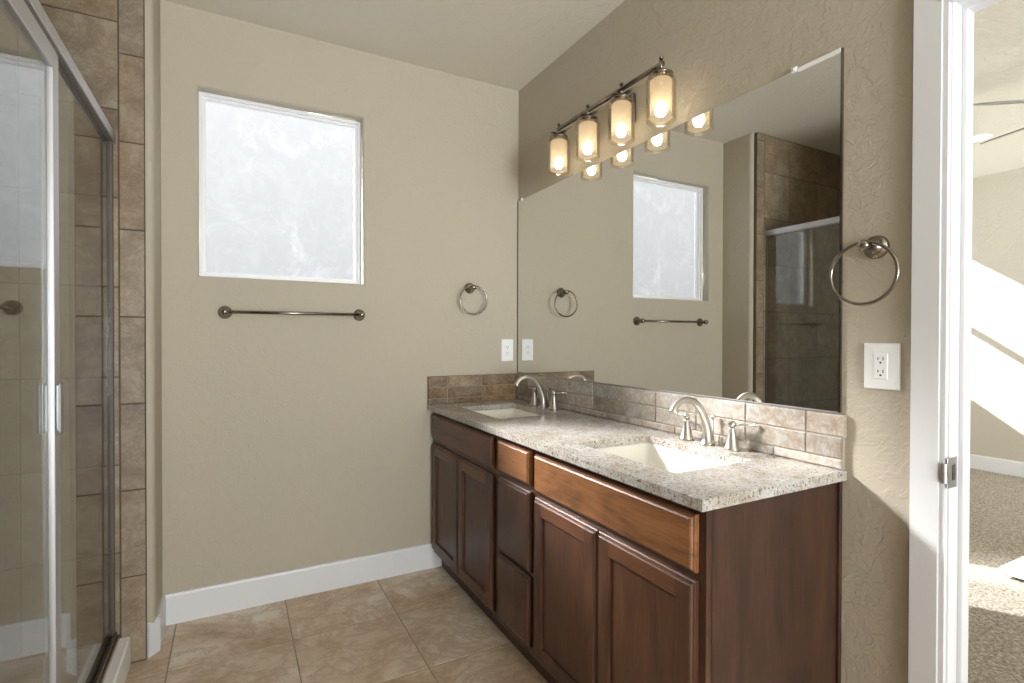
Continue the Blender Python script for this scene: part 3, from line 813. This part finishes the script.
# ------------------------------------------------------------------ outlets
def outlet(c, u, n, w, h, label):
    """c centre on the wall, u horizontal unit, n outward unit"""
    c, u, n = V(c), V(u), V(n); z = V((0, 0, 1))
    t = thing('electrical_outlet', label, 'outlet', tuple(c))
    def slab(bm, cu, cz, hw, hh, n0, n1, bev=0):
        P = []
        for off, d in ((0, n0), (0, n1-bev), (bev, n1)):
            P.append([bm.verts.new(c+u*(cu+a*(hw-off))+z*(cz+b*(hh-off))+n*d) for a, b in ((-1, -1), (1, -1), (1, 1), (-1, 1))])
        for p, q in zip(P, P[1:]):
            for i in range(4): bm.faces.new((p[i], p[(i+1) % 4], q[(i+1) % 4], q[i]))
        bm.faces.new(P[-1]); bm.faces.new(P[0][::-1])
    bm = nb(); slab(bm, 0, 0, w/2, h/2, .0003, .007, .003); obj('cover_plate', bm, M['plastic'], t)
    bm = nb(); slab(bm, 0, 0, .0165, .033, .0065, .0095, .001); r = obj('receptacle', bm, M['plastic'], t)
    bm = nb()
    for zz in (.0165, -.0165):
        slab(bm, -.0062, zz+.004, .0011, .0042, .009, .0099); slab(bm, .0062, zz+.004, .0011, .0034, .009, .0099)
        lathe(bm, c+z*(zz-.0065)+n*.0088, n, [(.0026, 0), (.0026, .0011), (0, .0011)], 12)
    s = obj('slots', bm, M['plastic_dark'], r); s['label'] = 'dark plug slots'
outlet((0, -1.9915, 1.196), (0, 1, 0), (-1, 0, 0), .086, .122, 'white double outlet with cover plate on the wall beside the door casing')
outlet((-.0755, 0, 1.1945), (1, 0, 0), (0, -1, 0), .079, .130, 'white outlet cover plate on the window wall beside the mirror corner')

# ------------------------------------------------------------------ shower pan and enclosure
bm = nb()
PY0, PY1 = SY1+.012, ty-.0265
def ringp(x0, x1, y0, y1, z): return [bm.verts.new(p) for p in ((x0, y0, z), (x1, y0, z), (x1, y1, z), (x0, y1, z))]
X0, X1 = -2.838, -1.862
LP = [ringp(X0, X1, PY0, PY1, 0.0), ringp(X0, X1, PY0, PY1, .104), ringp(X0, X1-.006, PY0, PY1, .110), ringp(X0+.02, X1-.085, PY0+.02, PY1-.02, .110), ringp(X0+.03, X1-.10, PY0+.03, PY1-.03, .045), ringp(X0+.4, X1-.45, PY0+.6, PY1-.6, .035)]
for p, q in zip(LP, LP[1:]):
    for i in range(4): bm.faces.new((p[i], p[(i+1) % 4], q[(i+1) % 4], q[i]))
bm.faces.new(LP[-1]); bm.faces.new(LP[0][::-1])
o = obj('shower_pan', bm, M['pan'], None, (-2.3, -1.05, 0)); tag(o, 'white acrylic shower base with a raised curb', 'shower pan')
en = thing('shower_enclosure', 'framed clear glass shower door and side panel with satin silver rails', 'shower door', (-1.92, -1.05, .11))
GX = -1.918
bm = nb()
for x0, x1, z0, z1 in ((GX-.016, GX+.016, 2.010, 2.045), (GX+.009, GX+.018, 2.004, 2.014), (GX-.018, GX-.009, 2.004, 2.014)):
    box(bm, x0, x1, PY0, PY1, z0, z1, .003, 2)
obj('header_rail', bm, M['chrome'], en)
bm = nb(); box(bm, GX-.024, GX+.024, PY0, PY1, .1105, .128, .003, 2); box(bm, GX+.004, GX+.016, PY0, PY1, .128, .140, .002, 1)
obj('bottom_track', bm, M['dark_nickel'], en)
bm = nb(); box(bm, GX-.009, GX+.009, PY1-.012, PY1, .13, 2.002, .002, 1); obj('wall_jamb', bm, M['dark_seal'], en)
bm = nb(); box(bm, GX-.014, GX+.014, PY0, PY0+.026, .13, 2.002, .002, 1); obj('wall_jamb', bm, M['chrome'], en)
def panel(name, y0, y1, x, z0, z1, w, top):
    ya, yb = max(y0, y1), min(y0, y1)
    bm = nb(); box(bm, x-.003, x+.003, yb+.006, ya-.006, z0+.004, z1-.004)
    g = obj(name, bm, M['glass'], en)
    bm = nb(); box(bm, x-.011, x+.011, yb, yb+w, z0, z1, .003, 2) if name == 'fixed_glass_panel' else box(bm, x-.011, x+.011, ya-w, ya, z0, z1, .003, 2)
    obj('stile', bm, M['chrome'], g)
    if top:
        bm = nb(); box(bm, x-.011, x+.011, yb, ya-w, z1-.05, z1, .003, 2); obj('top_rail', bm, M['chrome'], g)
        bm = nb(); box(bm, x-.011, x+.011, yb, ya-w, z0, z0+.03, .003, 2); obj('bottom_rail', bm, M['chrome'], g)
        bm = nb(); box(bm, x-.011, x+.011, yb, yb+w, z0, z1, .003, 2); obj('stile', bm, M['chrome'], g)
    return g
panel('fixed_glass_panel', PY1-.008, -1.012, GX-.004, .128, 2.004, .040, False)
dg = panel('glass_door', -1.036, PY0+.028, GX+.008, .142, 1.984, .034, True)
bm = nb(); box(bm, GX-.004, GX+.012, -1.0355, -1.0125, .142, 2.0); obj('edge_seal', bm, M['dark_seal'], dg)
bm = nb(); box(bm, GX-.010, GX+.015, PY0+.02, -1.0365, 1.9845, 2.0055); obj('top_seal', bm, M['dark_seal'], dg)
for s in (1, -1):
    bm = nb(); xo = GX+.008+s*.011
    box(bm, xo, xo+s*.008, -1.062, -1.050, 1.035, 1.150, .001, 1); box(bm, xo+s*.006, xo+s*.011, -1.070, -1.042, 1.030, 1.155, .002, 2)
    obj('pull_handle', bm, M['handle_metal'], dg)

# ------------------------------------------------------------------ bedroom things
fan = thing('ceiling_fan', 'grey bladed ceiling fan hanging in the bedroom beyond the doorway', 'ceiling fan', (2.439, -1.854, 2.5))
hub = (2.439, -1.854)
bm = nb(); lathe(bm, (*hub, 2.50), (0, 0, 1), [(0, -.07), (.06, -.06), (.10, -.03), (.11, .0), (.10, .04), (.06, .07), (.02, .09), (.014, .10), (.014, .26), (.05, .28), (.07, .33), (0, .33)], 32); obj('motor', bm, M['fan_grey'], fan)
a0 = math.atan2(-1.458+1.854, 1.914-2.439)
for k in range(5):
    a = a0 - k*2*PI/5; d = V((math.cos(a), math.sin(a), 0)); s = V((-math.sin(a), math.cos(a), 0))
    bm = nb(); n = 12; rows = []
    for i in range(n+1):
        r = .13+.53*i/n; w = .045+.025*math.sin(PI*min(1, i/n*.8)) ; 
        if i > n-4: w *= math.cos((i-n+4)/4.15*PI/2)**.6
        c = V((*hub, 2.50))+d*r; tw = V((0, 0, -1))*w*.30
        rows.append([bm.verts.new(c+s*w+tw), bm.verts.new(c-s*w-tw), bm.verts.new(c-s*w-tw-V((0, 0, .006))), bm.verts.new(c+s*w+tw-V((0, 0, .006)))])
    for p, q in zip(rows, rows[1:]):
        for i in range(4): bm.faces.new((p[i], p[(i+1) % 4], q[(i+1) % 4], q[i]))
    bm.faces.new(rows[0]); bm.faces.new(rows[-1][::-1])
    obj('blade', bm, M['fan_grey'], fan)
def can(x, y, z, label, r=.075):
    t = thing('recessed_light', label, 'ceiling light', (x, y, z), 'recessed ceiling lights')
    bm = nb(); lathe(bm, (x, y, z), (0, 0, -1), [(r*.78, 0), (r*.80, .004), (r*1.05, .005), (r*1.08, .0)], 32); obj('trim_ring', bm, M['plastic'], t)
    bm = nb(); lathe(bm, (x, y, z), (0, 0, -1), [(0, .0025), (r*.79, .0025), (r*.79, .0005), (0, .0005)], 32); obj('lens', bm, M['can_lens'], t)
can(3.62, -.85, 2.83, 'lit recessed ceiling light in the bedroom seen past the door frame', .085)
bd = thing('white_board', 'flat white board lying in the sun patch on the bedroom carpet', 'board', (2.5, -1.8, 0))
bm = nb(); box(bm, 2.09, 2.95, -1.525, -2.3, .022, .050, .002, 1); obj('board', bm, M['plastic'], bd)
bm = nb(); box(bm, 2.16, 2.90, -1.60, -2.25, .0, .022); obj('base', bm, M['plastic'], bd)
